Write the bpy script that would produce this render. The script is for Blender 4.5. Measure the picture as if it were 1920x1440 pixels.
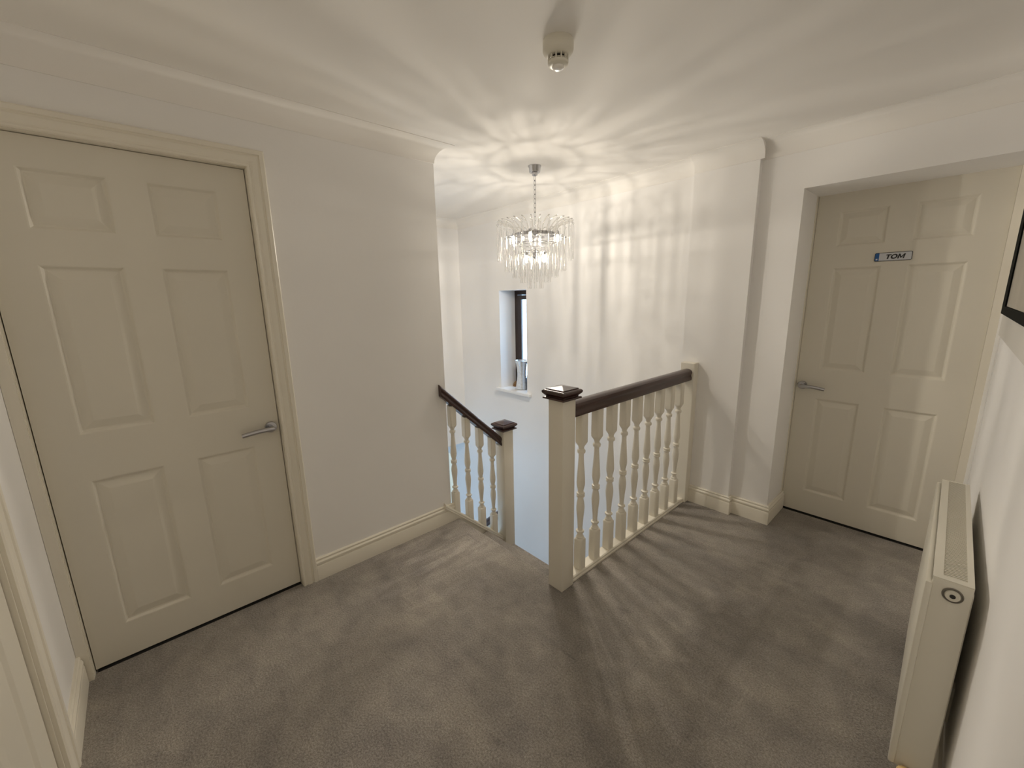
import bpy, bmesh, math, random
from mathutils import Vector, Matrix
random.seed(7)
for o in list(bpy.data.objects): bpy.data.objects.remove(o)
SC = bpy.context.scene
COL = SC.collection
PI = math.pi

# ------------------------------------------------------------------ camera
yaw, pitch, roll = math.radians(47.7947), math.radians(-11.8156), math.radians(-1.0603)
fw = Vector((-math.sin(yaw) * math.cos(pitch), math.cos(yaw) * math.cos(pitch), math.sin(pitch)))
rt = fw.cross(Vector((0, 0, 1))).normalized()
up = rt.cross(fw)
r2 = rt * math.cos(roll) + up * math.sin(roll)
u2 = -rt * math.sin(roll) + up * math.cos(roll)
M = Matrix((r2, u2, -fw)).transposed().to_4x4()
M.translation = Vector((0, 0, 1.4398))
cd = bpy.data.cameras.new('camera')
cam = bpy.data.objects.new('camera', cd)
COL.objects.link(cam)
cam.matrix_world = M
cd.sensor_width = 36.0
cd.lens = 773.59 / 1920 * 36.0
cd.clip_start = 0.02
SC.camera = cam

# ------------------------------------------------------------------ world, daylight, exposure
w = bpy.data.worlds.new('sky'); SC.world = w; w.use_nodes = True
nt = w.node_tree; nt.nodes.clear()
out = nt.nodes.new('ShaderNodeOutputWorld'); bg = nt.nodes.new('ShaderNodeBackground')
tc = nt.nodes.new('ShaderNodeTexCoord'); sp = nt.nodes.new('ShaderNodeSeparateXYZ'); cr = nt.nodes.new('ShaderNodeValToRGB')
mr = nt.nodes.new('ShaderNodeMapRange'); mr.inputs[1].default_value = -0.3; mr.inputs[2].default_value = 0.5
cr.color_ramp.elements[0].color = (0.50, 0.60, 0.58, 1); cr.color_ramp.elements[0].position = 0.30
cr.color_ramp.elements[1].color = (0.62, 0.80, 1.0, 1); cr.color_ramp.elements[1].position = 0.42
nt.links.new(tc.outputs['Generated'], sp.inputs[0]); nt.links.new(sp.outputs['Z'], mr.inputs[0])
nt.links.new(mr.outputs[0], cr.inputs[0]); nt.links.new(cr.outputs[0], bg.inputs[0]); nt.links.new(bg.outputs[0], out.inputs[0])
bg.inputs[1].default_value = 1.3
SC.view_settings.view_transform = 'Standard'; SC.view_settings.look = 'None'
SC.view_settings.gamma = 1.0; SC.view_settings.use_curve_mapping = False
SC.view_settings.exposure = 0.0
SC.cycles.use_light_tree = False; SC.cycles.diffuse_bounces = 8; SC.cycles.max_bounces = 14; SC.cycles.sample_clamp_indirect = 6.0
SC.cycles.caustics_refractive = False; SC.cycles.caustics_reflective = False
LAMP_W = 5.6          # watts per chandelier bulb
LAMP_COL = (1.0, 0.905, 0.765)
def daylight(name, loc, rot, sx, sy, watts, col=(0.40, 0.66, 1.0)):
    l = bpy.data.lights.new(name, 'AREA'); l.shape = 'RECTANGLE'; l.size = sx; l.size_y = sy
    l.energy = watts; l.color = col
    o = bpy.data.objects.new(name, l); COL.objects.link(o); o.location = loc; o.rotation_euler = rot
    return o
# daylight entering through the hall's glazed front and the small stair window
daylight('hall_daylight', (-3.9, -1.28, -1.45), (PI / 2, 0, 0), 2.3, 1.9, 45)
daylight('stair_window_daylight', (-3.05, 3.25, 1.05), (-PI / 2, 0, 0), 0.36, 0.9, 16)

# ------------------------------------------------------------------ materials
def mat(name, col, rough=0.5, metal=0.0, spec=0.5, coat=0.0, noise=0.0, nscale=8.0, bump=0.0, bscale=200.0, bdist=0.001):
    m = bpy.data.materials.new(name); m.use_nodes = True
    n = m.node_tree.nodes; L = m.node_tree.links; b = n['Principled BSDF']
    b.inputs['Base Color'].default_value = (*col, 1); b.inputs['Roughness'].default_value = rough
    b.inputs['Metallic'].default_value = metal; b.inputs['Specular IOR Level'].default_value = spec
    b.inputs['Coat Weight'].default_value = coat
    tc = n.new('ShaderNodeTexCoord')
    if noise > 0:
        t = n.new('ShaderNodeTexNoise'); t.inputs['Scale'].default_value = nscale; t.inputs['Detail'].default_value = 4
        r = n.new('ShaderNodeValToRGB')
        r.color_ramp.elements[0].position = 0.3; r.color_ramp.elements[1].position = 0.7
        r.color_ramp.elements[0].color = (*[c * (1 - noise) for c in col], 1)
        r.color_ramp.elements[1].color = (*[min(1, c * (1 + noise)) for c in col], 1)
        L.new(tc.outputs['Object'], t.inputs[0]); L.new(t.outputs[0], r.inputs[0]); L.new(r.outputs[0], b.inputs['Base Color'])
    if bump > 0:
        t = n.new('ShaderNodeTexNoise'); t.inputs['Scale'].default_value = bscale; t.inputs['Detail'].default_value = 3
        k = n.new('ShaderNodeBump'); k.inputs['Strength'].default_value = bump; k.inputs['Distance'].default_value = bdist
        L.new(tc.outputs['Object'], t.inputs[0]); L.new(t.outputs[0], k.inputs['Height']); L.new(k.outputs[0], b.inputs['Normal'])
    return m
M_WALL = mat('wall_paint', (0.86, 0.85, 0.84), 0.85, spec=0.2, noise=0.01, nscale=3, bump=0.25, bscale=60, bdist=0.0008)
M_CEIL = mat('ceiling_paint', (0.85, 0.83, 0.80), 0.9, spec=0.15, noise=0.01, nscale=2, bump=0.2, bscale=40, bdist=0.0008)
M_TRIM = mat('cream_gloss', (0.79, 0.75, 0.655), 0.32, spec=0.5, noise=0.012, nscale=5)
M_DOOR = mat('door_satin', (0.71, 0.675, 0.59), 0.45, spec=0.4, noise=0.012, nscale=4, bump=0.12, bscale=90, bdist=0.0006)
M_RAD = mat('radiator_enamel', (0.74, 0.71, 0.62), 0.35)
M_PLAST = mat('plastic_ivory', (0.72, 0.69, 0.60), 0.4)
M_PLASTD = mat('plastic_dark', (0.012, 0.011, 0.01), 0.6)
M_CHROME = mat('satin_chrome', (0.50, 0.50, 0.52), 0.24, 1.0)
M_BRASS = mat('valve_cap', (0.85, 0.62, 0.30), 0.4)
M_BLACK = mat('black_frame', (0.005, 0.006, 0.005), 0.75, spec=0.08)
M_BOARD = mat('white_board', (0.66, 0.64, 0.60), 0.5)
M_PRINT = mat('print_paper', (0.42, 0.39, 0.34), 0.25, noise=0.05, nscale=6)
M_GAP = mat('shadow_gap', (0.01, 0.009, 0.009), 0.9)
M_UPVC = mat('brown_upvc', (0.035, 0.022, 0.018), 0.4, noise=0.15, nscale=30)
M_SILL = mat('sill_gloss', (0.84, 0.84, 0.84), 0.3)
M_SILVER = mat('silver_mosaic', (0.82, 0.86, 0.92), 0.16, 0.85, noise=0.12, nscale=60, bump=0.5, bscale=140, bdist=0.002)
M_BROWN = mat('brown_ceramic', (0.22, 0.11, 0.035), 0.4, noise=0.2, nscale=40)
M_BLUE = mat('plate_blue', (0.01, 0.10, 0.33), 0.35)
M_PLATE = mat('plate_white', (0.60, 0.62, 0.66), 0.35)
M_INK = mat('plate_ink', (0.008, 0.008, 0.012), 0.4)
M_LFLOOR = mat('hall_floor', (0.34, 0.30, 0.27), 0.6, noise=0.1)

def wood():
    m = bpy.data.materials.new('mahogany'); m.use_nodes = True
    n = m.node_tree.nodes; L = m.node_tree.links; b = n['Principled BSDF']
    tc = n.new('ShaderNodeTexCoord'); mp = n.new('ShaderNodeMapping'); mp.inputs['Scale'].default_value = (30, 3, 30)
    t = n.new('ShaderNodeTexNoise'); t.inputs['Scale'].default_value = 2.5; t.inputs['Detail'].default_value = 5
    r = n.new('ShaderNodeValToRGB')
    r.color_ramp.elements[0].color = (0.020, 0.006, 0.005, 1); r.color_ramp.elements[1].color = (0.055, 0.017, 0.013, 1)
    L.new(tc.outputs['Object'], mp.inputs[0]); L.new(mp.outputs[0], t.inputs[0]); L.new(t.outputs[0], r.inputs[0])
    L.new(r.outputs[0], b.inputs['Base Color']); b.inputs['Roughness'].default_value = 0.3
    b.inputs['Coat Weight'].default_value = 0.35; b.inputs['Coat Roughness'].default_value = 0.2
    return m
M_WOOD = wood()

def carpet():
    m = bpy.data.materials.new('grey_carpet'); m.use_nodes = True
    n = m.node_tree.nodes; L = m.node_tree.links; b = n['Principled BSDF']
    b.inputs['Roughness'].default_value = 1.0; b.inputs['Specular IOR Level'].default_value = 0.05
    b.inputs['Sheen Weight'].default_value = 0.25; b.inputs['Sheen Roughness'].default_value = 0.6
    b.inputs['Sheen Tint'].default_value = (0.8, 0.76, 0.72, 1)
    tc = n.new('ShaderNodeTexCoord')
    def noise(scale, det, mapping=None, dist=0.0):
        t = n.new('ShaderNodeTexNoise'); t.inputs['Scale'].default_value = scale; t.inputs['Detail'].default_value = det
        t.inputs['Distortion'].default_value = dist
        if mapping:
            mp = n.new('ShaderNodeMapping'); mp.inputs['Rotation'].default_value = (0, 0, mapping[0]); mp.inputs['Scale'].default_value = mapping[1]
            L.new(tc.outputs['Object'], mp.inputs[0]); L.new(mp.outputs[0], t.inputs[0])
        else: L.new(tc.outputs['Object'], t.inputs[0])
        return t
    def ramp(src, a, c0, bb, c1):
        r = n.new('ShaderNodeValToRGB'); r.color_ramp.elements[0].position = a; r.color_ramp.elements[1].position = bb
        r.color_ramp.elements[0].color = (*c0, 1); r.color_ramp.elements[1].color = (*c1, 1); L.new(src.outputs[0], r.inputs[0]); return r
    def mul(a, bq):
        x = n.new('ShaderNodeMix'); x.data_type = 'RGBA'; x.blend_type = 'MULTIPLY'; x.inputs[0].default_value = 1.0
        L.new(a, x.inputs[6]); L.new(bq, x.inputs[7]); return x.outputs[2]
    base = ramp(noise(420, 2), 0.30, (0.190, 0.172, 0.153), 0.70, (0.378, 0.353, 0.325))
    tuft = ramp(noise(150, 4), 0.32, (0.72, 0.71, 0.70), 0.68, (1.22, 1.22, 1.22))
    big = ramp(noise(2.6, 5, None, 0.8), 0.36, (0.86, 0.86, 0.87), 0.64, (1.10, 1.10, 1.08))
    mid = ramp(noise(13.0, 4, None, 0.5), 0.33, (0.89, 0.89, 0.90), 0.67, (1.08, 1.08, 1.07))
    strk = ramp(noise(3.0, 4, (math.radians(-40), (1.0, 2.6, 1.0)), 0.8), 0.34, (0.90, 0.90, 0.91), 0.66, (1.08, 1.07, 1.06))
    marks = ramp(noise(7.5, 2, (math.radians(28), (1.0, 2.8, 1.0)), 0.6), 0.25, (0.82, 0.82, 0.84), 0.34, (1.0, 1.0, 1.0))
    c = mul(base.outputs[0], tuft.outputs[0])
    for q in (big, mid, strk, marks): c = mul(c, q.outputs[0])
    # pile brushed in streaks where the stairs meet the landing
    dn = n.new('ShaderNodeVectorMath'); dn.operation = 'DISTANCE'; dn.inputs[1].default_value = (-1.90, 1.10, 0)
    L.new(tc.outputs['Object'], dn.inputs[0])
    mk = n.new('ShaderNodeMapRange'); mk.inputs[1].default_value = 0.12; mk.inputs[2].default_value = 0.55; mk.inputs[3].default_value = 1.0; mk.inputs[4].default_value = 0.0
    L.new(dn.outputs['Value'], mk.inputs[0])
    br = ramp(noise(5.0, 4, (math.radians(18), (3.4, 0.7, 1.0)), 0.3), 0.42, (1.02, 1.02, 1.02), 0.62, (1.42, 1.42, 1.44))
    x = n.new('ShaderNodeMix'); x.data_type = 'RGBA'; x.blend_type = 'MULTIPLY'
    L.new(mk.outputs[0], x.inputs[0]); L.new(c, x.inputs[6]); L.new(br.outputs[0], x.inputs[7]); c = x.outputs[2]
    L.new(c, b.inputs['Base Color'])
    k = n.new('ShaderNodeBump'); k.inputs['Strength'].default_value = 0.9; k.inputs['Distance'].default_value = 0.006
    L.new(noise(150, 4).outputs[0], k.inputs['Height']); L.new(k.outputs[0], b.inputs['Normal'])
    return m
M_CARPET = carpet()

def crystal(name, trans, tint=(1, 1, 1), ior=1.5):
    m = bpy.data.materials.new(name); m.use_nodes = True
    n = m.node_tree.nodes; L = m.node_tree.links; n.clear()
    o = n.new('ShaderNodeOutputMaterial'); g = n.new('ShaderNodeBsdfGlass'); g.inputs['IOR'].default_value = ior
    g.inputs['Roughness'].default_value = 0.0; g.inputs['Color'].default_value = (*tint, 1)
    t = n.new('ShaderNodeBsdfTransparent'); x = n.new('ShaderNodeMixShader'); x.inputs[0].default_value = trans
    L.new(g.outputs[0], x.inputs[1]); L.new(t.outputs[0], x.inputs[2]); L.new(x.outputs[0], o.inputs[0])
    return m
M_CRYSTAL = crystal('crystal', 0.45)
M_PANE = crystal('window_glass', 0.75, ior=1.45)
def bulbmat():
    m = bpy.data.materials.new('lit_bulb'); m.use_nodes = True
    n = m.node_tree.nodes; L = m.node_tree.links; n.clear()
    o = n.new('ShaderNodeOutputMaterial'); e = n.new('ShaderNodeEmission'); e.inputs[0].default_value = (1, 0.88, 0.66, 1); e.inputs[1].default_value = 14
    t = n.new('ShaderNodeBsdfTransparent'); a = n.new('ShaderNodeAddShader')
    L.new(e.outputs[0], a.inputs[0]); L.new(t.outputs[0], a.inputs[1]); L.new(a.outputs[0], o.inputs[0])
    return m
M_BULB = bulbmat()

# ------------------------------------------------------------------ helpers
def obj(name, bm, m, parent=None, smooth=False, kind=None, label=None, cat=None, group=None):
    me = bpy.data.meshes.new(name)
    bmesh.ops.recalc_face_normals(bm, faces=bm.faces[:])
    bm.to_mesh(me); bm.free()
    for x in (m if isinstance(m, (list, tuple)) else [m]): me.materials.append(x)
    if smooth:
        for f in me.polygons: f.use_smooth = True
    o = bpy.data.objects.new(name, me); COL.objects.link(o)
    if parent: o.parent = parent
    tag(o, label, cat, group, kind)
    return o
def tag(o, label=None, cat=None, group=None, kind=None):
    if label: o['label'] = label
    if cat: o['category'] = cat
    if group: o['group'] = group
    if kind: o['kind'] = kind
    return o
def empty(name, loc=(0, 0, 0), rz=0.0, **k):
    o = bpy.data.objects.new(name, None); COL.objects.link(o); o.location = loc; o.rotation_euler = (0, 0, rz)
    o.empty_display_size = 0.1
    return tag(o, **k)
def box(bm, x0, x1, y0, y1, z0, z1, mi=0):
    v = [bm.verts.new((x, y, z)) for z in (z0, z1) for y in (y0, y1) for x in (x0, x1)]
    for q in ((0, 1, 3, 2), (4, 6, 7, 5), (0, 4, 5, 1), (2, 3, 7, 6), (0, 2, 6, 4), (1, 5, 7, 3)):
        f = bm.faces.new([v[i] for i in q]); f.material_index = mi
    return v
def bevel(bm, w, seg=1):
    bmesh.ops.bevel(bm, geom=bm.edges[:], offset=w, segments=seg, affect='EDGES', profile=0.5)
def bbox(*a, bev=0.0, seg=1):
    bm = bmesh.new(); box(bm, *a)
    if bev: bevel(bm, bev, seg)
    return bm
def holed(bm, mp, u0, u1, v0, v1, t0, t1, holes):
    """slab in (u,v) with rectangular holes, thickness t0..t1; mp(u,v,t)->xyz"""
    us = sorted({u0, u1, *[h[0] for h in holes], *[h[1] for h in holes]}); vs = sorted({v0, v1, *[h[2] for h in holes], *[h[3] for h in holes]})
    us = [u for u in us if u0 <= u <= u1]; vs = [v for v in vs if v0 <= v <= v1]
    solid = {}
    for i in range(len(us) - 1):
        for j in range(len(vs) - 1):
            cu, cv_ = (us[i] + us[i + 1]) / 2, (vs[j] + vs[j + 1]) / 2
            solid[i, j] = not any(h[0] < cu < h[1] and h[2] < cv_ < h[3] for h in holes)
    cache = {}
    def V(i, j, k):
        if (i, j, k) not in cache: cache[i, j, k] = bm.verts.new(mp(us[i], vs[j], (t0, t1)[k]))
        return cache[i, j, k]
    for (i, j), s in solid.items():
        if not s: continue
        for k in (0, 1): bm.faces.new([V(i, j, k), V(i + 1, j, k), V(i + 1, j + 1, k), V(i, j + 1, k)])
        for di, dj, a, b in ((-1, 0, (i, j), (i, j + 1)), (1, 0, (i + 1, j), (i + 1, j + 1)), (0, -1, (i, j), (i + 1, j)), (0, 1, (i, j + 1), (i + 1, j + 1))):
            if not solid.get((i + di, j + dj), False):
                bm.faces.new([V(*a, 0), V(*b, 0), V(*b, 1), V(*a, 1)])
def sweep(bm, path, prof, mp=lambda a, b, h: (a, b, h), closed=False, caps=True):
    """mitred sweep of prof [(offset to the right of travel, height)] along a 2D path"""
    n = len(path); P = [Vector(p) for p in path]; rings = []
    for i in range(n):
        d0 = (P[i] - P[i - 1]).normalized() if (i > 0 or closed) else None
        d1 = (P[(i + 1) % n] - P[i]).normalized() if (i < n - 1 or closed) else None
        n0 = Vector((d0.y, -d0.x)) if d0 else None; n1 = Vector((d1.y, -d1.x)) if d1 else None
        if n0 is None: m = n1
        elif n1 is None: m = n0
        else: m = (n0 + n1) / (1 + n0.dot(n1))
        rings.append([bm.verts.new(mp(P[i].x + m.x * o, P[i].y + m.y * o, h)) for o, h in prof])
    k = len(prof)
    for i in range(n if closed else n - 1):
        a, b = rings[i], rings[(i + 1) % n]
        for j in range(k): bm.faces.new([a[j], a[(j + 1) % k], b[(j + 1) % k], b[j]])
    if caps and not closed: bm.faces.new(rings[0]); bm.faces.new(rings[-1])
def lathe(bm, prof, n=24, c=(0, 0, 0), axis='Z', caps=True):
    """prof [(r, z)]"""
    rings = []
    for r, z in prof:
        ring = []
        for i in range(n):
            a = 2 * PI * i / n; p = (r * math.cos(a), r * math.sin(a), z)
            if axis == 'X': p = (p[2], p[0], p[1])
            if axis == 'Y': p = (p[0], p[2], p[1])
            ring.append(bm.verts.new((p[0] + c[0], p[1] + c[1], p[2] + c[2])))
        rings.append(ring)
    for a, b in zip(rings, rings[1:]):
        for i in range(n): bm.faces.new([a[i], a[(i + 1) % n], b[(i + 1) % n], b[i]])
    if caps: bm.faces.new(rings[0]); bm.faces.new(rings[-1])
def tube(bm, pts, r, n=10, caps=True, closed=False):
    P = [Vector(p) for p in pts]; rings = []; prev = None; N = len(P)
    for i in range(N):
        if closed: d = (P[(i + 1) % N] - P[i - 1]).normalized()
        else: d = (P[min(i + 1, N - 1)] - P[max(i - 1, 0)]).normalized()
        if prev is None: s = d.orthogonal().normalized()
        else: s = (prev - d * prev.dot(d)).normalized()
        prev = s; t = d.cross(s); rr = r[i] if isinstance(r, (list, tuple)) else r
        rings.append([bm.verts.new(P[i] + (s * math.cos(2 * PI * k / n) + t * math.sin(2 * PI * k / n)) * rr) for k in range(n)])
    for i in range(N if closed else N - 1):
        a, b = rings[i], rings[(i + 1) % N]
        for k in range(n): bm.faces.new([a[k], a[(k + 1) % n], b[(k + 1) % n], b[k]])
    if caps and not closed: bm.faces.new(rings[0]); bm.faces.new(rings[-1])
def copy(o, parent, loc=None, rz=None):
    c = o.copy(); COL.objects.link(c); c.parent = parent
    if loc is not None: c.location = loc
    if rz is not None: c.rotation_euler = (0, 0, rz)
    return c
def autosmooth(o, ang=35):
    me = o.data
    for f in me.polygons: f.use_smooth = True
    bm = bmesh.new(); bm.from_mesh(me)
    for e in bm.edges:
        if len(e.link_faces) == 2 and e.calc_face_angle(0) > math.radians(ang): e.smooth = False
    bm.to_mesh(me); bm.free()
    return o
def struct(name, bm, m, **k): return obj(name, bm, m, kind='structure', **k)

# ------------------------------------------------------------------ key dimensions (metres, camera above the origin)
XL = -2.1337; YW = 1.3735; ZC = 2.267; CV = 0.089
XB = -1.1751; YP = 2.7518; YB = 2.7916; XPL = -1.290; XPR = -0.9162
XDO = -0.6977; YDL = 3.1064; XDL = -0.694
YN = -0.3528; XS = -3.92; ZLC = -0.265; ZF = -2.65
def XR(y): return 0.149 - 0.0159 * y      # face of the right wall, 0.9 degrees off square
AR = math.atan(0.0159)

# ------------------------------------------------------------------ room shell
W_YX = lambda u, v, t: (t, u, v)      # wall with u = y, t = x
W_XZ = lambda u, v, t: (u, t, v)      # wall with u = x, t = y
bm = bmesh.new(); holed(bm, W_YX, YN - 0.1, YW, 0, ZC, XL - 0.1, XL, [(-0.345, 0.476, 0, 2.02)])
struct('wall_left', bm, M_WALL)
bm = bmesh.new(); holed(bm, W_XZ, XL - 0.1, 0.30, 0, ZC, YN - 0.1, YN, [(-1.68, -0.855, 0, 2.02)])
struct('wall_front', bm, M_WALL)
bm = bmesh.new()
holed(bm, W_XZ, -6.3, 0.40, ZF, ZC, YB, YB + 0.36, [(-3.248, -2.855, 0.505, 1.512), (XDO, XR(2.95), -0.3, 1.9894), (-5.20, -4.23, -2.4, -0.52)])
struct('wall_back', bm, M_WALL)
bm = bmesh.new(); box(bm, XPL, XPR, YP, YB, -0.3, ZC); struct('wall_back_pilaster', bm, M_WALL)
bm = bmesh.new()
v = [(XR(-0.5), -0.5), (XR(3.16), 3.16), (XR(3.16) + 0.1, 3.16), (XR(-0.5) + 0.1, -0.5)]
a = [bm.verts.new((x, y, 0)) for x, y in v]; b = [bm.verts.new((x, y, ZC)) for x, y in v]
bm.faces.new(a); bm.faces.new(b)
for i in range(4): bm.faces.new([a[i], a[(i + 1) % 4], b[(i + 1) % 4], b[i]])
struct('wall_right', bm, M_WALL)
struct('wall_stairwell', bbox(XS - 0.1, XL - 0.1, YW - 0.1, YW, ZLC, ZC), M_WALL)
struct('wall_stairwell_end', bbox(XS - 0.1, XS, YW, YB, ZLC, ZC), M_WALL)
struct('ceiling', bbox(XS - 0.2, 0.40, YN - 0.2, YB + 0.4, ZC, ZC + 0.1), M_CEIL)
# landing floor: carpet with a rounded nosing over the stair edge
bm = bmesh.new()
box(bm, XL - 0.1, 0.30, YN - 0.1, YW + 0.03, ZLC, 0)
box(bm, XB - 0.092, 0.30, YW + 0.03, YDL + 0.06, ZLC, 0)
f_ = struct('floor', bm, M_CARPET)
bm = bmesh.new()
pr = [(YW + 0.03, -0.001)] + [(YW + 0.038 + 0.022 * math.sin(a_), -0.023 + 0.022 * math.cos(a_)) for a_ in [i * PI / 8 for i in range(9)]] + [(YW + 0.03, -0.045)]
q0 = [bm.verts.new((XL + 0.018, y, z)) for y, z in pr]; q1 = [bm.verts.new((XB - 0.0905, y, z)) for y, z in pr]
for i in range(len(pr)): bm.faces.new([q0[i], q0[(i + 1) % len(pr)], q1[(i + 1) % len(pr)], q1[i]])
bm.faces.new(q0); bm.faces.new(q1)
struct('floor_nosing', bm, M_CARPET, smooth=False)
# lower hall
struct('floor_lower_hall', bbox(-6.3, 0.3, -1.3, YB, ZF - 0.1, ZF), M_LFLOOR)
struct('ceiling_lower_hall', bbox(-6.3, XL - 0.1, -1.3, YW - 0.1, ZLC, ZLC + 0.05), M_CEIL)
struct('ceiling_lower_hall_end', bbox(-6.3, XS - 0.1, YW - 0.1, YB, ZLC, ZLC + 0.05), M_CEIL)
struct('wall_lower_left', bbox(-6.4, -6.3, -1.4, YB, ZF, ZLC + 0.05), M_WALL)
bm = bmesh.new(); holed(bm, W_XZ, -6.3, 0.3, ZF, ZLC + 0.05, -1.4, -1.3, [(-5.1, -2.7, -2.5, -0.45)]); struct('wall_lower_front', bm, M_WALL)
struct('wall_lower_right', bbox(XB - 0.085, XB, YW, YB, ZF, ZLC), M_WALL)
struct('wall_lower_stair', bbox(XL - 0.1, XB, YW - 0.1, YW - 0.02, ZF, ZLC), M_WALL)

# coving: concave quarter profile
cv_p = [(0, -CV), (0.004, -CV)]
for i in range(11):
    t = i / 10 * PI / 2
    cv_p.append((CV - (CV - 0.004) * math.cos(t), -CV + 0.002 + (CV - 0.0045) * math.sin(t)))
cv_p += [(CV, -0.0025), (CV, 0), (0, 0)]
bm = bmesh.new()
sweep(bm, [(XR(YN), YN), (XL, YN), (XL, YW), (XS, YW), (XS, YB), (XR(YB), YB)], cv_p, mp=lambda a, b, h: (a, b, ZC + h), closed=True)
autosmooth(struct('trim_1', bm, M_CEIL), 40)
bm = bmesh.new()
sweep(bm, [(XPL, YP), (XPR + 0.022, YP)], cv_p, mp=lambda a, b, h: (a, b, ZC + h))
autosmooth(struct('trim_2', bm, M_CEIL), 40)

# skirting: torus top
ZB = 0.1214
sk_p = [(0, 0), (0.018, 0), (0.018, 0.078), (0.0165, 0.082), (0.0125, 0.085), (0.0125, 0.089), (0.0175, 0.092), (0.0178, 0.100),
        (0.014, 0.105), (0.0095, 0.108), (0.0095, 0.111), (0.012, 0.113), (0.012, 0.117), (0.008, ZB), (0, ZB)]
def skirting(name, path, **k):
    bm = bmesh.new(); sweep(bm, path, sk_p, **k); return autosmooth(struct(name, bm, M_TRIM), 30)
skirting('baseboard_left', [(XL, 0.521), (XL, YW + 0.055)])
skirting('baseboard_front', [(-1.732, YN), (XL, YN), (XL, YN + 0.002)])
skirting('baseboard_back', [(XB - 0.004, YP), (XPR, YP), (XPR, YB), (XDO, YB), (XDO, YDL - 0.008)])
skirting('baseboard_right', [(XR(YDL - 0.01), YDL - 0.01), (XR(YN), YN), (-0.80, YN)])

# ------------------------------------------------------------------ six-panel doors
LW, LH = 0.762, 1.981
PU = ((0.108, 0.327), (0.432, 0.655)); PZ = ((0.148, 0.777), (0.959, 1.568), (1.684, 1.882))
def panel_mesh(u0, u1, z0, z1, mp):
    bm = bmesh.new()
    steps = [(0, 0), (0.004, -0.001), (0.012, -0.009), (0.017, -0.010), (0.042, -0.003), (0.047, -0.002)]
    rings = [[bm.verts.new(mp(u, z, d)) for u, z in ((u0 + s, z0 + s), (u1 - s, z0 + s), (u1 - s, z1 - s), (u0 + s, z1 - s))] for s, d in steps]
    for a, b in zip(rings, rings[1:]):
        for i in range(4): bm.faces.new([a[i], a[(i + 1) % 4], b[(i + 1) % 4], b[i]])
    bm.faces.new(rings[-1])
    back = [bm.verts.new(mp(u, z, -0.015)) for u, z in ((u0, z0), (u1, z0), (u1, z1), (u0, z1))]
    for i in range(4): bm.faces.new([rings[0][i], rings[0][(i + 1) % 4], back[(i + 1) % 4], back[i]])
    bm.faces.new(back)
    return bm
def door_leaf(parent, mp, zb):
    """mp(u,z,d): d = depth towards the viewer from the leaf face"""
    bm = bmesh.new()
    holed(bm, lambda u, v, t: mp(u, v, t), 0, LW, zb, zb + LH, -0.036, 0.0, [(a, b, zb + c, zb + d) for a, b in PU for c, d in PZ])
    holed(bm, lambda u, v, t: mp(u, v, t), 0.05, LW - 0.05, zb + 0.05, zb + LH - 0.05, -0.030, -0.018, [])
    leaf = obj('door_leaf', bm, M_DOOR, parent)
    for a, b in PU:
        for c, d in PZ: obj('panel', panel_mesh(a, b, zb + c, zb + d, mp), M_DOOR, leaf)
    return leaf
def lever(parent, mp, u, z, sgn):
    """round rose and curved lever pointing along sgn*u"""
    def to(bm):
        for v in bm.verts: v.co = Vector(mp(v.co.x, v.co.z, v.co.y))
        return bm
    bm = bmesh.new(); lathe(bm, [(0.026, 0), (0.026, 0.006), (0.024, 0.009), (0.012, 0.0095)], 32, (u, 0, z), 'Y'); to(bm)
    h = autosmooth(obj('door_handle', bm, M_CHROME, parent), 40)
    bm = bmesh.new(); lathe(bm, [(0.010, 0.009), (0.010, 0.040), (0.008, 0.045)], 20, (u, 0, z), 'Y'); to(bm)
    autosmooth(obj('spindle_neck', bm, M_CHROME, h), 40)
    bm = bmesh.new()
    pts = [(u + sgn * (t * 0.128 - 0.004), 0.043 + 0.007 * math.sin(t * PI), z - 0.002 - 0.006 * t * t + 0.004 * math.sin(t * PI)) for t in [i / 12 for i in range(13)]]
    tube(bm, pts, [0.0105, 0.0115, 0.0115] + [0.0105] * 8 + [0.0100, 0.0095], 12); to(bm)
    autosmooth(obj('lever', bm, M_CHROME, h), 40)
ar_w = 0.070
ar_p = [(0, 0), (0, 0.010), (0.004, 0.014), (0.010, 0.014), (0.014, 0.011), (0.018, 0.011), (0.024, 0.015), (0.040, 0.017), (0.046, 0.013), (0.049, 0.013),
        (0.052, 0.019), (0.066, 0.020), (ar_w, 0.017), (ar_w, 0)]
# door_1 in the left wall
d1 = empty('door_1', (XL, 0.0655, 0), kind='structure')
def LP(x, y, z): return (x - XL, y - 0.0655, z)
mp1 = lambda u, z, d: LP(XL - 0.030 + d, -0.3155 + u, z)
door_leaf(d1, mp1, 0.010)
lever(d1, mp1, 0.727, 0.861, -1)
bm = bmesh.new()   # architrave up the hinge side is cut against the corner
sweep(bm, [(0.4505, 0.0), (0.4505, 1.995), (YN + 0.0005, 1.995)], ar_p, mp=lambda a, b, h: LP(XL + h, a, b))
autosmooth(obj('architrave', bm, M_TRIM, d1), 30)
bm = bmesh.new(); box(bm, 0, 0.012, YN + 0.001 - 0.0655, -0.320 - 0.0655, 0, 1.995)
obj('architrave', bm, M_TRIM, d1)
bm = bmesh.new()
for a_, b_, c_, d_ in ((0.4495, 0.476, 0, 2.02), (-0.345, -0.3185, 0, 2.02), (-0.3185, 0.4495, 1.9935, 2.02)):
    holed(bm, lambda u, v, t: LP(t, u, v), a_, b_, c_, d_, XL - 0.10, XL, [])
obj('door_frame', bm, M_TRIM, d1)
bm = bmesh.new(); box(bm, -0.2, -0.098, -0.41, 0.41, -0.0, 2.02); obj('dark_room_behind', bm, M_GAP, d1)
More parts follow.
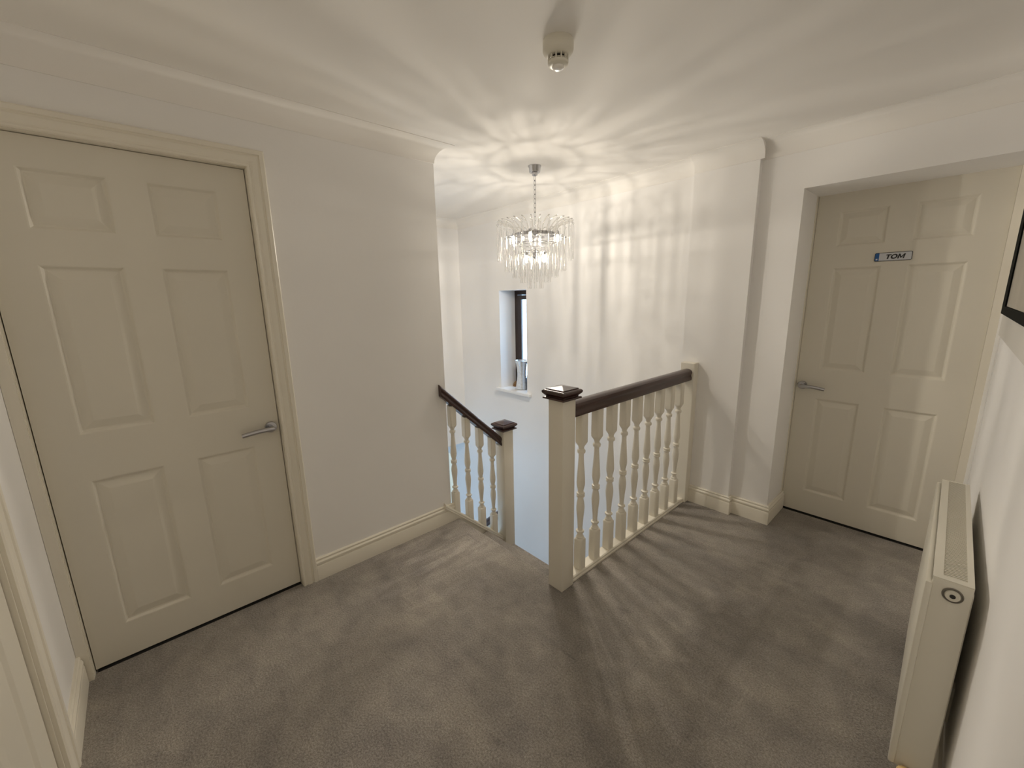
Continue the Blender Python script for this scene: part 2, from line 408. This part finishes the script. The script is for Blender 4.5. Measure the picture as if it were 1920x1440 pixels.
# door_2 deep in the back wall, with the name plate
d2 = empty('door_2', (-0.313, YDL, 0), kind='structure')
mp2 = lambda u, z, d: (XDL + u + 0.313, -d, z)
door_leaf(d2, mp2, 0.010)
lever(d2, mp2, 0.034, 0.861, 1)
bm = bmesh.new()
box(bm, XDO + 0.313, XDL + 0.3115, -0.034, 0.036, 0, 1.989); box(bm, 0.3815, XR(3.1) + 0.313, -0.012, 0.036, 0, 1.989)
box(bm, XDL + 0.3115, 0.3855, -0.02, 0.036, 1.9935, 2.02)
obj('door_frame', bm, M_TRIM, d2)
bm = bmesh.new(); box(bm, -0.4, 0.46, 0.0365, 0.06, 0, 2.02); obj('dark_room_behind', bm, M_GAP, d2)
# door_3 in the wall beside the camera
d3 = empty('door_3', (-1.27, YN, 0), kind='structure')
mp3 = lambda u, z, d: (-1.65 + u + 1.27, -0.012 + d, z)
door_leaf(d3, mp3, 0.010)
bm = bmesh.new()
sweep(bm, [(-0.878, 0.0), (-0.878, 1.995), (-1.66, 1.995), (-1.66, 0.0)], ar_p, mp=lambda a, b, h: (a + 1.27, h, b))
autosmooth(obj('architrave', bm, M_TRIM, d3), 30)
bm = bmesh.new()
box(bm, -1.68 + 1.27, -1.6535 + 1.27, -0.1, 0, 0, 2.02); box(bm, -0.8845 + 1.27, -0.855 + 1.27, -0.1, 0, 0, 2.02); box(bm, -0.3835, 0.3855, -0.1, 0, 1.9935, 2.02)
obj('door_frame', bm, M_TRIM, d3)
bm = bmesh.new(); box(bm, -0.43, 0.43, -0.2, -0.102, 0, 2.02); obj('dark_room_behind', bm, M_GAP, d3)

obj('gap_shadow_strip', bbox(-0.064, -0.022, -0.377, 0.3815, 0, 0.0022), M_GAP, d1, label='strip painted dark as the shadow in the gap under the door')  # near-black strips on the carpet stand in for the shade under the leaves
obj('gap_shadow_strip', bbox(-0.3795, 0.3805, -0.012, 0.034, 0, 0.0022), M_GAP, d2, label='strip painted dark as the shadow in the gap under the door')
# name plate TOM on door_2
np_ = empty('name_plate', (-0.325, YDL - 0.0005, 1.6215), label='small white name plate reading TOM with a blue end band', cat='name plate')
def rrect(w_, h_, r, n=5):
    pts = []
    for cx, cz, a0 in ((w_ / 2 - r, h_ / 2 - r, 0), (-w_ / 2 + r, h_ / 2 - r, PI / 2), (-w_ / 2 + r, -h_ / 2 + r, PI), (w_ / 2 - r, -h_ / 2 + r, 1.5 * PI)):
        for i in range(n): a_ = a0 + i / (n - 1) * PI / 2; pts.append((cx + r * math.cos(a_), cz + r * math.sin(a_)))
    return pts
def plate(pts, y0, y1):
    bm = bmesh.new(); a_ = [bm.verts.new((x, y0, z)) for x, z in pts]; b_ = [bm.verts.new((x, y1, z)) for x, z in pts]
    bm.faces.new(a_); bm.faces.new(b_)
    for i in range(len(pts)): bm.faces.new([a_[i], a_[(i + 1) % len(pts)], b_[(i + 1) % len(pts)], b_[i]])
    return bm
obj('black_edge', plate(rrect(0.153, 0.045, 0.006), 0, -0.0030), M_INK, np_)
obj('white_face', plate(rrect(0.148, 0.040, 0.0045), -0.0030, -0.0036), M_PLATE, np_)
bp = rrect(0.148, 0.040, 0.0045); bp = [(min(x, -0.0575), z) for x, z in bp]
bpu = []
for q in bp:
    if not bpu or (abs(q[0] - bpu[-1][0]) + abs(q[1] - bpu[-1][1])) > 1e-5: bpu.append(q)
obj('blue_band', plate(bpu, -0.0036, -0.0040), M_BLUE, np_, label='blue end band with a pale mark')
bm = bmesh.new(); box(bm, -0.0705, -0.0630, -0.0044, -0.0040, -0.0155, -0.0080); obj('band_mark', bm, M_PLATE, np_)
bm = bmesh.new()
def glyph(loops, x0):
    for lp in loops:
        p = [(x0 + x * 0.0245 + (z - 0.5) * 0.0055, (z - 0.5) * 0.0245) for x, z in lp]
        a_ = [bm.verts.new((x, -0.0036, z)) for x, z in p]; b_ = [bm.verts.new((x, -0.0041, z)) for x, z in p]
        bm.faces.new(a_); bm.faces.new(b_)
        for i in range(len(p)): bm.faces.new([a_[i], a_[(i + 1) % len(p)], b_[(i + 1) % len(p)], b_[i]])
glyph([[(0, 0.78), (0.86, 0.78), (0.86, 1), (0, 1)], [(0.30, 0), (0.56, 0), (0.56, 0.78), (0.30, 0.78)]], -0.0300)
oo = lambda rx, rz, t: (0.5 + rx * math.cos(t), 0.5 + rz * math.sin(t))
glyph([[oo(0.56, 0.52, t * PI / 10), oo(0.56, 0.52, (t + 1) * PI / 10), oo(0.29, 0.28, (t + 1) * PI / 10), oo(0.29, 0.28, t * PI / 10)] for t in range(20)], -0.0075)
glyph([[(0, 0), (0.24, 0), (0.24, 1), (0, 1)], [(0.88, 0), (1.12, 0), (1.12, 1), (0.88, 1)], [(0.24, 1), (0.24, 0.58), (0.47, 0.12), (0.56, 0.12), (0.56, 0.42)], [(0.88, 1), (0.56, 0.42), (0.56, 0.12), (0.65, 0.12), (0.88, 0.58)]], 0.0200)
lt = obj('lettering', bm, M_INK, np_)
tag(lt, label='bold black italic letters TOM')

# ------------------------------------------------------------------ window_1 with sill, frame, pane
w1 = empty('window_1', (-3.0515, 3.0, 0.505), kind='structure')
def WP(x0, x1, y0, y1, z0, z1, bev=0.0): return bbox(x0 + 3.0515, x1 + 3.0515, y0 - 3.0, y1 - 3.0, z0 - 0.505, z1 - 0.505, bev=bev)
bm = bmesh.new(); holed(bm, lambda u, v, t: (u + 3.0515, t - 3.0, v - 0.505), -3.247, -2.856, 0.506, 1.511, 3.003, 3.07, [(-3.203, -2.900, 0.550, 1.467)])
bevel(bm, 0.003); obj('window_frame', bm, M_UPVC, w1)
bm = bmesh.new(); holed(bm, lambda u, v, t: (u + 3.0515, t - 3.0, v - 0.505), -3.199, -2.904, 0.554, 1.463, 2.994, 3.02, [(-3.142, -2.961, 0.620, 1.420)])
bevel(bm, 0.004); sash = obj('sash', bm, M_UPVC, w1)
obj('pane', WP(-3.146, -2.957, 3.004, 3.010, 0.616, 1.424), M_PANE, sash)
bm = bmesh.new(); box(bm, -3.293 + 3.0515, -2.795 + 3.0515, -0.245, -0.2084, -0.022, 0.003); box(bm, -3.2475 + 3.0515, -2.8555 + 3.0515, -0.2084, 0.003, -0.0, 0.003)
obj('window_sill', bm, M_SILL, w1)
# window_2: tall glazing low in the hall
w2 = empty('window_2', (-4.715, YB + 0.2, -2.4), kind='structure')
bm = bmesh.new(); holed(bm, lambda u, v, t: (u, t, v), -0.483, 0.483, 0.002, 1.878, -0.03, 0.03, [(-0.42, -0.03, 0.07, 1.81), (0.03, 0.42, 0.07, 1.81)])
obj('window_frame', bm, M_SILL, w2); obj('pane', bbox(-0.42, 0.42, -0.004, 0.004, 0.07, 1.81), M_PANE, w2)
w3 = empty('window_3', (-3.9, -1.35, -2.5), kind='structure')
bm = bmesh.new(); holed(bm, lambda u, v, t: (u, t, v), -1.198, 1.198, 0.002, 2.048, -0.03, 0.03, [(-1.13, -0.42, 0.07, 1.98), (-0.36, 0.36, 0.07, 1.98), (0.42, 1.13, 0.07, 1.98)])
obj('window_frame', bm, M_SILL, w3)

# vase and ornament on the sill
bm = bmesh.new()
vp = [(0.060, 0), (0.066, 0.004), (0.063, 0.03), (0.052, 0.10), (0.0485, 0.15), (0.051, 0.20), (0.060, 0.26), (0.069, 0.297), (0.066, 0.299), (0.056, 0.25), (0.046, 0.16), (0.050, 0.06), (0.045, 0.01)]
lathe(bm, vp, 40)
vase = autosmooth(obj('vase', bm, M_SILVER, smooth=True, label='tall waisted silver mosaic vase on the stair window sill', cat='vase'), 60)
vase.location = (-3.045, 2.905, 0.508)
bm = bmesh.new()
lathe(bm, [(0.030, 0), (0.034, 0.006), (0.034, 0.014), (0.026, 0.018), (0.030, 0.026), (0.022, 0.036), (0.016, 0.044), (0.010, 0.052), (0.004, 0.058)], 20)
orn = autosmooth(obj('ornament', bm, M_BROWN, label='small brown domed ornament behind the vase on the sill', cat='ornament'), 50)
orn.location = (-3.190, 2.950, 0.508)

# ------------------------------------------------------------------ staircase
st = empty('staircase', (-1.70, 1.44, ZF), label='carpeted staircase going down from the landing edge and turning left', cat='staircase')
def SP(x0, x1, y0, y1, z0, z1): return bbox(x0 + 1.70, x1 + 1.70, y0 - 1.44, y1 - 1.44, z0 - ZF, z1 - ZF, bev=0.008, seg=2)
zs = 0.0
for y0, y1 in ((YW + 0.032, 1.66), (1.655, 1.885)):
    zs -= 0.19
    obj('tread', SP(XL + 0.018, XB - 0.087, y0, y1, zs - 0.19, zs), M_CARPET, st)
for x0 in (-1.56, -1.86):
    zs -= 0.19
    obj('tread', SP(x0, XB - 0.087 if x0 == -1.56 else -1.555, 1.88, YB - 0.02, zs - 0.19, zs), M_CARPET, st)
x = -1.86
for i in range(9):
    zs -= 0.19
    obj('tread', SP(x - 0.235, x, 1.90, YB - 0.02, zs - 0.19, zs), M_CARPET, st); x -= 0.23

# ------------------------------------------------------------------ balusters, newels, rails
BPROF = [(0, 1, 1), (0.195, 1, 1), (0.200, 0.94, 0.8), (0.206, 0.80, 0), (0.212, 0.90, 0), (0.220, 0.70, 0), (0.232, 0.56, 0), (0.240, 0.60, 0), (0.243, 0.86, 0), (0.253, 0.90, 0),
         (0.258, 0.58, 0), (0.270, 0.52, 0), (0.33, 0.66, 0), (0.38, 0.84, 0), (0.41, 0.90, 0), (0.44, 0.80, 0), (0.465, 0.60, 0), (0.474, 0.60, 0), (0.477, 0.86, 0), (0.485, 0.90, 0),
         (0.488, 0.72, 0), (0.492, 0.72, 0), (0.495, 0.90, 0), (0.503, 0.86, 0), (0.506, 0.60, 0), (0.52, 0.62, 0), (0.545, 0.84, 0), (0.565, 0.92, 0), (0.60, 0.86, 0), (0.66, 0.70, 0),
         (0.72, 0.56, 0), (0.752, 0.54, 0), (0.756, 0.82, 0), (0.768, 0.88, 0), (0.775, 0.80, 0), (0.780, 0.58, 0), (0.792, 0.60, 0), (0.803, 0.78, 0), (0.812, 0.95, 0.3), (0.820, 1, 0.85), (0.824, 1, 1), (1, 1, 1)]
def baluster_mesh(h, half):
    bm = bmesh.new(); n = 24; rings = []
    for f, r, s in BPROF:
        ring = []
        for i in range(n):
            a_ = 2 * PI * (i + 0.5) / n + 0 * PI; cx, cy = math.cos(a_), math.sin(a_); mx = max(abs(cx), abs(cy))
            sq = (cx / mx, cy / mx); k = r * half
            ring.append(bm.verts.new(((cx * (1 - s) + sq[0] * s) * k, (cy * (1 - s) + sq[1] * s) * k, f * h)))
        rings.append(ring)
    for a_, b_ in zip(rings, rings[1:]):
        for i in range(n): bm.faces.new([a_[i], a_[(i + 1) % n], b_[(i + 1) % n], b_[i]])
    bm.faces.new(rings[0]); bm.faces.new(rings[-1])
    return bm
def newel(parent, x, y, z0, z1, s=0.09, foot=0.0):
    bm = bbox(-s / 2, s / 2, -s / 2, s / 2, 0, z1 - z0, bev=0.004, seg=2)
    o = autosmooth(obj('newel_post', bm, M_TRIM, parent), 30); o.location = (x, y, z0)
    bm = bmesh.new()
    sections = [(0.050, 0.0), (0.0635, 0.002), (0.0645, 0.006), (0.0625, 0.010), (0.053, 0.012), (0.0535, 0.016), (0.058, 0.020), (0.0655, 0.028), (0.0675, 0.034), (0.0665, 0.040), (0.061, 0.044),
                (0.0535, 0.0455), (0.0535, 0.0485), (0.052, 0.050), (0.0, 0.060)]
    rings = [[bm.verts.new((a_ * k, b_ * k, z)) for a_, b_ in ((-1, -1), (1, -1), (1, 1), (-1, 1))] for k, z in sections[:-1]]
    for a_, b_ in zip(rings, rings[1:]):
        for i in range(4): bm.faces.new([a_[i], a_[(i + 1) % 4], b_[(i + 1) % 4], b_[i]])
    bm.faces.new(rings[0]); t = bm.verts.new((0, 0, sections[-1][1]))
    for i in range(4): bm.faces.new([rings[-1][i], rings[-1][(i + 1) % 4], t])
    c = obj('newel_cap', bm, M_WOOD, o, label='dark mahogany pyramid cap'); c.location = (0, 0, z1 - z0)
    return o
HR = [(-0.030, 0), (0.030, 0), (0.0325, 0.006), (0.0325, 0.018), (0.0285, 0.026), (0.0275, 0.034), (0.0295, 0.040), (0.0325, 0.046), (0.0330, 0.054), (0.029, 0.063), (0.020, 0.070), (0.008, 0.0735),
      (-0.008, 0.0735), (-0.020, 0.070), (-0.029, 0.063), (-0.0330, 0.054), (-0.0325, 0.046), (-0.0295, 0.040), (-0.0275, 0.034), (-0.0285, 0.026), (-0.0325, 0.018), (-0.0325, 0.006)]
def rail(parent, name, prof, a, b, m, along='Y'):
    """vertical-ended rail from a to b (points at the underside centre)"""
    bm = bmesh.new(); rings = []
    for p in (a, b):
        rings.append([bm.verts.new((p[0] + (o if along == 'Y' else 0), p[1] + (0 if along == 'Y' else o), p[2] + h)) for o, h in prof])
    for i in range(len(prof)): bm.faces.new([rings[0][i], rings[0][(i + 1) % len(prof)], rings[1][(i + 1) % len(prof)], rings[1][i]])
    bm.faces.new(rings[0]); bm.faces.new(rings[1])
    return autosmooth(obj(name, bm, m, parent), 28)
XBC = XB - 0.045
bl = empty('landing_balustrade', (XBC, YW + 0.045, 0), label='level white turned balustrade with dark handrail on the open side of the landing', cat='balustrade')
def B(x, y, z): return (x - XBC, y - YW - 0.045, z)
newel(bl, 0, 0, 0, 0.979)
o = obj('half_newel', bbox(-0.0475, 0.0475, -0.03, 0.031, 0, 0.994, bev=0.003, seg=1), M_TRIM, bl, label='plain white half newel fixed to the wall'); o.location = B(XBC - 0.002, 2.7208, 0)
BR = [(-0.033, 0), (0.034, 0), (0.034, 0.008), (0.030, 0.012), (0.030, 0.022), (0.025, 0.027), (-0.024, 0.027), (-0.029, 0.022), (-0.029, 0.012), (-0.033, 0.008)]
rail(bl, 'base_rail', BR, B(XBC, YW + 0.091, 0.0), B(XBC, 2.689, 0.0), M_TRIM)
rail(bl, 'handrail', HR, B(XBC, YW + 0.091, 0.881), B(XBC, 2.6905, 0.881), M_WOOD)
bal = autosmooth(obj('baluster', baluster_mesh(0.881 - 0.0265, 0.0240), M_TRIM, bl), 40)
bal.location = B(XBC, 1.568, 0.0265)
for i in range(1, 9): copy(bal, bl, B(XBC, 1.568 + i * 0.1285, 0.0265))

XSB = XL
sb = empty('stair_balustrade', (XSB, YW, 0), label='raking white turned balustrade with dark handrail descending from the end of the left wall', cat='balustrade')
def S(x, y, z): return (x - XSB, y - YW, z)
SL = -0.893
newel(sb, 0.007, 1.845 - YW, -0.60, 0.525)
hz = lambda y: 0.855 - 0.929 * (y - 1.325)
bz = lambda y: 0.112 + SL * (y - 1.311)
rail(sb, 'handrail', [(o_, h * 0.98) for o_, h in HR], S(XSB, 1.325, hz(1.325)), S(XSB, 1.801, hz(1.801)), M_WOOD)
BR2 = [(-0.026, 0), (0.024, 0), (0.026, 0.008), (0.024, 0.014), (0.026, 0.022), (0.024, 0.032), (0.016, 0.036), (-0.026, 0.036)]
rail(sb, 'base_rail', BR2, S(XSB, 1.318, bz(1.318)), S(XSB, 1.801, bz(1.801)), M_TRIM)
bm = bmesh.new()   # string board under the raking base rail
pg = [(1.3745, -0.03), (1.3745, bz(1.3745)), (1.801, bz(1.801)), (1.801, -0.80), (1.70, -0.72)]
a = [bm.verts.new(S(XSB - 0.018, y, z)) for y, z in pg]; b = [bm.verts.new(S(XSB + 0.016, y, z)) for y, z in pg]
bm.faces.new(a); bm.faces.new(b)
for i in range(len(pg)): bm.faces.new([a[i], a[(i + 1) % len(pg)], b[(i + 1) % len(pg)], b[i]])
obj('string_board', bm, M_TRIM, sb)
s0 = autosmooth(obj('baluster', baluster_mesh(0.738, 0.0225), M_TRIM, sb), 40)
ys = [1.412, 1.519, 1.626, 1.732]
s0.location = S(XSB, ys[0], bz(ys[0]) + 0.020)
for y in ys[1:]: copy(s0, sb, S(XSB, y, bz(y) + 0.020))
# next flight's rail, going down to the left behind the newel
rail(sb, 'lower_handrail', HR, S(-2.18, 1.845, -0.185), S(-3.25, 1.845, -1.13), M_WOOD, along='X')
s1 = autosmooth(obj('lower_baluster', baluster_mesh(0.70, 0.0205), M_TRIM, sb), 40)
s1.location = S(-2.31, 1.845, -0.95 - 0.03)
for i in range(1, 8): copy(s1, sb, S(-2.31 - 0.12 * i, 1.845, -0.98 - 0.12 * i * 0.883))
rail(sb, 'lower_string', [(-0.02, 0), (0.02, 0), (0.02, 0.24), (-0.02, 0.24)], S(-2.18, 1.845, -1.17), S(-3.25, 1.845, -2.115), M_TRIM, along='X')
nl = newel(sb, -3.295 - XSB, 1.845 - YW, ZF, -0.98)

# ------------------------------------------------------------------ smoke detector
sd = empty('smoke_detector', (-1.043, 1.180, ZC), label='round ivory smoke detector with vent slots on the landing ceiling', cat='detector')
bm = bmesh.new(); lathe(bm, [(0.050, 0), (0.051, -0.004), (0.051, -0.028), (0.049, -0.034), (0.040, -0.044), (0.034, -0.047)], 40)
autosmooth(obj('base', bm, M_PLAST, sd), 35)
bm = bmesh.new(); lathe(bm, [(0.024, -0.046), (0.024, -0.062)], 24); obj('sensing_chamber', bm, M_PLASTD, sd)
for i in range(12):
    bm = bmesh.new(); box(bm, 0.0285, 0.0345, -0.0020, 0.0020, -0.063, -0.045); rb = obj('vent_rib', bm, M_PLAST, sd)
    rb.rotation_euler = (0, 0, 2 * PI * i / 12)
bm = bmesh.new(); lathe(bm, [(0.024, -0.0575), (0.033, -0.0575), (0.033, -0.0590), (0.024, -0.0590)], 32); autosmooth(obj('vent_ring', bm, M_PLAST, sd), 35)
bm = bmesh.new(); lathe(bm, [(0.034, -0.0615), (0.0345, -0.064), (0.033, -0.070), (0.028, -0.074), (0.022, -0.075)], 40); autosmooth(obj('cap_ring', bm, M_PLAST, sd), 35)
bm = bmesh.new(); lathe(bm, [(0.020, -0.073), (0.020, -0.078), (0.016, -0.083), (0.008, -0.0855), (0.001, -0.086)], 32); autosmooth(obj('lens_button', bm, mat('clear_button', (0.85, 0.83, 0.8), 0.08, coat=1.0), sd, label='shiny clear test button'), 60)

# ------------------------------------------------------------------ chandelier
CX, CY = -2.022, 2.066
ch = empty('chandelier', (CX, CY, ZC), label='round tiered chrome chandelier hung with clear crystal rods', cat='chandelier')
bm = bmesh.new(); lathe(bm, [(0.042, 0), (0.042, -0.004), (0.038, -0.012), (0.036, -0.036), (0.034, -0.040), (0.019, -0.041), (0.018, -0.056), (0.012, -0.060)], 32)
autosmooth(obj('ceiling_canopy', bm, M_CHROME, ch), 35)
bm = bmesh.new(); zt = -0.058; k = 0
while zt > -0.395:
    pts = []
    for i in range(14):
        a_ = 2 * PI * i / 14; u = 0.0075 * math.cos(a_); v = 0.0165 * math.sin(a_)
        pts.append((u, 0, zt - 0.016 + v) if k % 2 == 0 else (0, u, zt - 0.016 + v))
    tube(bm, pts, 0.0018, 6, closed=True); zt -= 0.0275; k += 1
autosmooth(obj('chain', bm, M_CHROME, ch), 60)
bm = bmesh.new(); lathe(bm, [(0.010, -0.385), (0.014, -0.395), (0.014, -0.42), (0.006, -0.425), (0.006, -0.54), (0.020, -0.545), (0.020, -0.56), (0.004, -0.575)], 20)
autosmooth(obj('centre_stem', bm, M_CHROME, ch), 35)
def ringtube(name, r, z, t):
    bm = bmesh.new(); tube(bm, [(r * math.cos(2 * PI * i / 64), r * math.sin(2 * PI * i / 64), z) for i in range(64)], t, 8, closed=True)
    return autosmooth(obj(name, bm, M_CHROME, ch), 60)
bm = bmesh.new()
rings = [[bm.verts.new((r * math.cos(2 * PI * i / 64), r * math.sin(2 * PI * i / 64), z)) for i in range(64)] for r, z in ((0.128, -0.412), (0.131, -0.412), (0.131, -0.430), (0.128, -0.430))]
for j in range(4):
    for i in range(64): bm.faces.new([rings[j][i], rings[j][(i + 1) % 64], rings[(j + 1) % 4][(i + 1) % 64], rings[(j + 1) % 4][i]])
autosmooth(obj('ring_band', bm, M_CHROME, ch), 40)
ringtube('tier_ring', 0.200, -0.440, 0.0025); ringtube('tier_ring', 0.150, -0.480, 0.0025); ringtube('tier_ring', 0.097, -0.530, 0.0025); ringtube('tier_ring', 0.047, -0.560, 0.0025)
bm = bmesh.new()
for i in range(4):
    a_ = PI / 4 + i * PI / 2; c_, s_ = math.cos(a_), math.sin(a_)
    tube(bm, [(0, 0, -0.405), (0.13 * c_, 0.13 * s_, -0.418), (0.20 * c_, 0.20 * s_, -0.440)], 0.003, 6)
    tube(bm, [(0, 0, -0.47), (0.15 * c_, 0.15 * s_, -0.480)], 0.0025, 6)
    tube(bm, [(0, 0, -0.535), (0.097 * c_, 0.097 * s_, -0.530)], 0.0025, 6)
autosmooth(obj('spokes', bm, M_CHROME, ch), 60)
def rod(L_, r):
    bm = bmesh.new()
    lathe(bm, [(0.001, 0.012), (0.0052, 0.010), (0.0074, 0.006), (0.0052, 0.001), (0.0015, -0.001), (0.0015, -0.006), (r * 0.8, -0.007), (r, -0.010), (r, -L_ + 0.003), (r * 0.7, -L_)], 8)
    return bm
NO = 28
arc = None; proto = {}
def ring_rods(n, r, z, L_, rr, ph=0.0):
    key = (L_, rr)
    for i in range(n):
        a_ = 2 * PI * (i + ph) / n
        if key not in proto:
            proto[key] = obj('crystal_rod', rod(L_, rr), M_CRYSTAL, ch, smooth=False); o = autosmooth(proto[key], 40)
        else: o = copy(proto[key], ch)
        o.location = (r * math.cos(a_), r * math.sin(a_), z); o.rotation_euler = (0, 0, a_)
for i in range(NO):
    a_ = 2 * PI * i / NO
    if arc is None:
        bm = bmesh.new()
        ap = [(0.131 + 0.119 * (1 - math.cos(t * PI / 2)), 0, -0.425 + 0.085 * math.sin(t * PI / 2)) for t in [i_ / 9 for i_ in range(10)]]
        tube(bm, ap + [(0.2515, 0, -0.341)], [0.0036] * 4 + [0.0034] * 4 + [0.0036, 0.0042, 0.002], 7)
        arc = autosmooth(obj('curved_arm', bm, crystal('glass_arm', 0.3, (0.93, 0.92, 0.9)), ch), 60)
    else: copy(arc, ch, rz=a_)
ring_rods(NO, 0.250, -0.366, 0.222, 0.0064)
ring_rods(24, 0.200, -0.450, 0.206, 0.0064, 0.5)
ring_rods(20, 0.150, -0.492, 0.205, 0.0064)
ring_rods(14, 0.097, -0.542, 0.188, 0.0064, 0.5)
ring_rods(8, 0.047, -0.572, 0.198, 0.0060)
# bulbs: four in the upper ring, two lower
D_ = math.radians
bulbs = [(0.150, D_(32), -0.450), (0.150, D_(-58), -0.450), (0.150, D_(212), -0.450), (0.150, D_(122), -0.450), (0.060, D_(40), -0.575), (0.060, D_(220), -0.575)]
bp_ = None
for r, a_, z in bulbs:
    p = (r * math.cos(a_), r * math.sin(a_), z)
    if bp_ is None:
        bm = bmesh.new(); lathe(bm, [(0.006, 0.024), (0.0085, 0.020), (0.0085, -0.014), (0.006, -0.021), (0.001, -0.024)], 16)
        bp_ = autosmooth(obj('bulb', bm, M_BULB, ch, label='lit clear capsule bulb'), 60); o = bp_
        bm = bmesh.new(); lathe(bm, [(0.010, 0.024), (0.010, 0.044), (0.006, 0.046)], 16); sk = autosmooth(obj('lamp_socket', bm, M_CHROME, ch), 40)
        s_ = sk
    else: o = copy(bp_, ch); s_ = copy(sk, ch)
    o.location = p; s_.location = p
    l = bpy.data.lights.new('bulb_light', 'POINT'); l.energy = LAMP_W; l.color = LAMP_COL; l.shadow_soft_size = 0.010
    l.use_nodes = True; n = l.node_tree.nodes; e = n['Emission']; fo = n.new('ShaderNodeLightFalloff'); fo.inputs[0].default_value = 1.0
    mx = n.new('ShaderNodeMix'); mx.inputs[0].default_value = 0.27
    l.node_tree.links.new(fo.outputs['Linear'], mx.inputs[2]); l.node_tree.links.new(fo.outputs['Constant'], mx.inputs[3])
    l.node_tree.links.new(mx.outputs[0], e.inputs[1])
    lo = bpy.data.objects.new('bulb_light', l); COL.objects.link(lo); lo.parent = ch; lo.location = p

# ------------------------------------------------------------------ radiator on the right wall
RY = 1.409
ra = empty('radiator', (XR(RY), RY, 0), AR, label='white convector radiator with slotted top grille on the right wall', cat='radiator')
# local frame: x towards the wall (0 = wall face), y along the wall away from the camera
X0, X1 = -0.097, -0.025; Z0, Z1 = 0.126, 0.728; RL = 0.800
def RB(*a, bev=0.0, seg=2): return bbox(*a, bev=bev, seg=seg)
autosmooth(obj('front_panel', RB(X0 - 0.012, X0 + 0.002, -0.006, RL + 0.006, Z0 + 0.004, Z1 - 0.016, bev=0.004), M_RAD, ra), 40)
autosmooth(obj('rear_panel', RB(X1 - 0.008, X1 + 0.002, 0.006, RL - 0.006, Z0 + 0.004, Z1 - 0.02, bev=0.004), M_RAD, ra), 40)
for y0 in (0.0, RL - 0.010): autosmooth(obj('side_cover', RB(X0, X1, y0, y0 + 0.010, Z0, Z1 - 0.003, bev=0.003), M_RAD, ra), 40)
bm = bmesh.new()
g0, g1 = X0 + 0.018, X1 - 0.012
box(bm, X0, g0, 0.002, RL - 0.002, Z1 - 0.010, Z1); box(bm, g1, X1, 0.002, RL - 0.002, Z1 - 0.010, Z1)
box(bm, g0, g1, 0.002, 0.022, Z1 - 0.010, Z1); box(bm, g0, g1, RL - 0.012, RL - 0.002, Z1 - 0.010, Z1)
gt = obj('top_grille', bm, M_RAD, ra)
bm = bmesh.new(); y = 0.0255
while y < RL - 0.014:
    box(bm, g0, g1, y, y + 0.0038, Z1 - 0.006, Z1 - 0.0012); y += 0.0084
obj('grille_slats', bm, M_RAD, gt, kind='stuff')
bm = bmesh.new(); y = 0.02
while y < RL - 0.03:      # convector fins seen through the slots
    box(bm, g0 - 0.004, g1 + 0.002, y, y + 0.001, Z0 + 0.04, Z1 - 0.03); y += 0.0254
obj('convector_fins', bm, mat('fin_steel', (0.10, 0.09, 0.08), 0.6), ra, kind='stuff')
bm = bmesh.new(); lathe(bm, [(0.0195, 0.0), (0.0195, -0.002), (0.0182, -0.0035), (0.0160, -0.001)], 32, (-0.058, 0.0, 0.693), 'Y'); autosmooth(obj('plug_collar', bm, mat('grey_ring', (0.25, 0.23, 0.20), 0.4, 0.4), ra), 40)
bm = bmesh.new(); lathe(bm, [(0.0140, 0.001), (0.0140, -0.005), (0.0125, -0.007), (0.006, -0.007)], 32, (-0.058, 0.0, 0.693), 'Y')
pg_ = autosmooth(obj('blanking_plug', bm, M_PLAST, ra, label='round plug near the top of the end cover'), 40)
bm = bmesh.new(); lathe(bm, [(0.0055, -0.0068), (0.0055, -0.0078)], 16, (-0.058, 0.0, 0.693), 'Y'); obj('square_socket', bm, M_PLASTD, pg_)
bm = bmesh.new(); lathe(bm, [(0.011, 0), (0.012, 0.012), (0.016, 0.014), (0.018, 0.050), (0.014, 0.056), (0.004, 0.057)], 20, (-0.072, -0.022, 0.088)); autosmooth(obj('valve', bm, M_BRASS, ra, label='small gold-toned valve cap below the radiator end'), 40)
bm = bmesh.new(); tube(bm, [(-0.072, -0.022, 0.0), (-0.072, -0.022, 0.092)], 0.0075, 12); tube(bm, [(-0.070, -0.020, 0.060), (-0.068, 0.03, 0.070), (-0.066, 0.035, 0.14)], 0.0075, 12)
autosmooth(obj('valve_pipe', bm, M_CHROME, ra), 60)
bm = bmesh.new(); tube(bm, [(-0.066, RL - 0.03, 0.0), (-0.066, RL - 0.03, 0.135)], 0.0075, 12); autosmooth(obj('valve_pipe', bm, M_CHROME, ra), 60)
for y in (0.20, 0.60): obj('wall_bracket', RB(X1, 0.0, y, y + 0.03, 0.18, 0.30), M_RAD, ra)

# ------------------------------------------------------------------ picture on the right wall
pf = empty('picture_frame', (XR(2.42), 2.42, 1.60), AR, label='black framed picture on a white backing board high on the right wall', cat='picture')
# local y negative = towards the camera
obj('backing_board', RB(-0.026, -0.001, -1.12, 0.02, -0.335, 0.42, bev=0.002, seg=1), M_BOARD, pf)
bm = bmesh.new(); holed(bm, lambda u, v, t: (t, u, v), -1.10, -0.02, -0.250, 0.40, -0.034, -0.026, [(-1.045, -0.150, -0.222, 0.350)])
obj('frame', bm, M_BLACK, pf)
obj('print', RB(-0.030, -0.026, -1.044, -0.151, -0.221, 0.349), M_PRINT, pf)
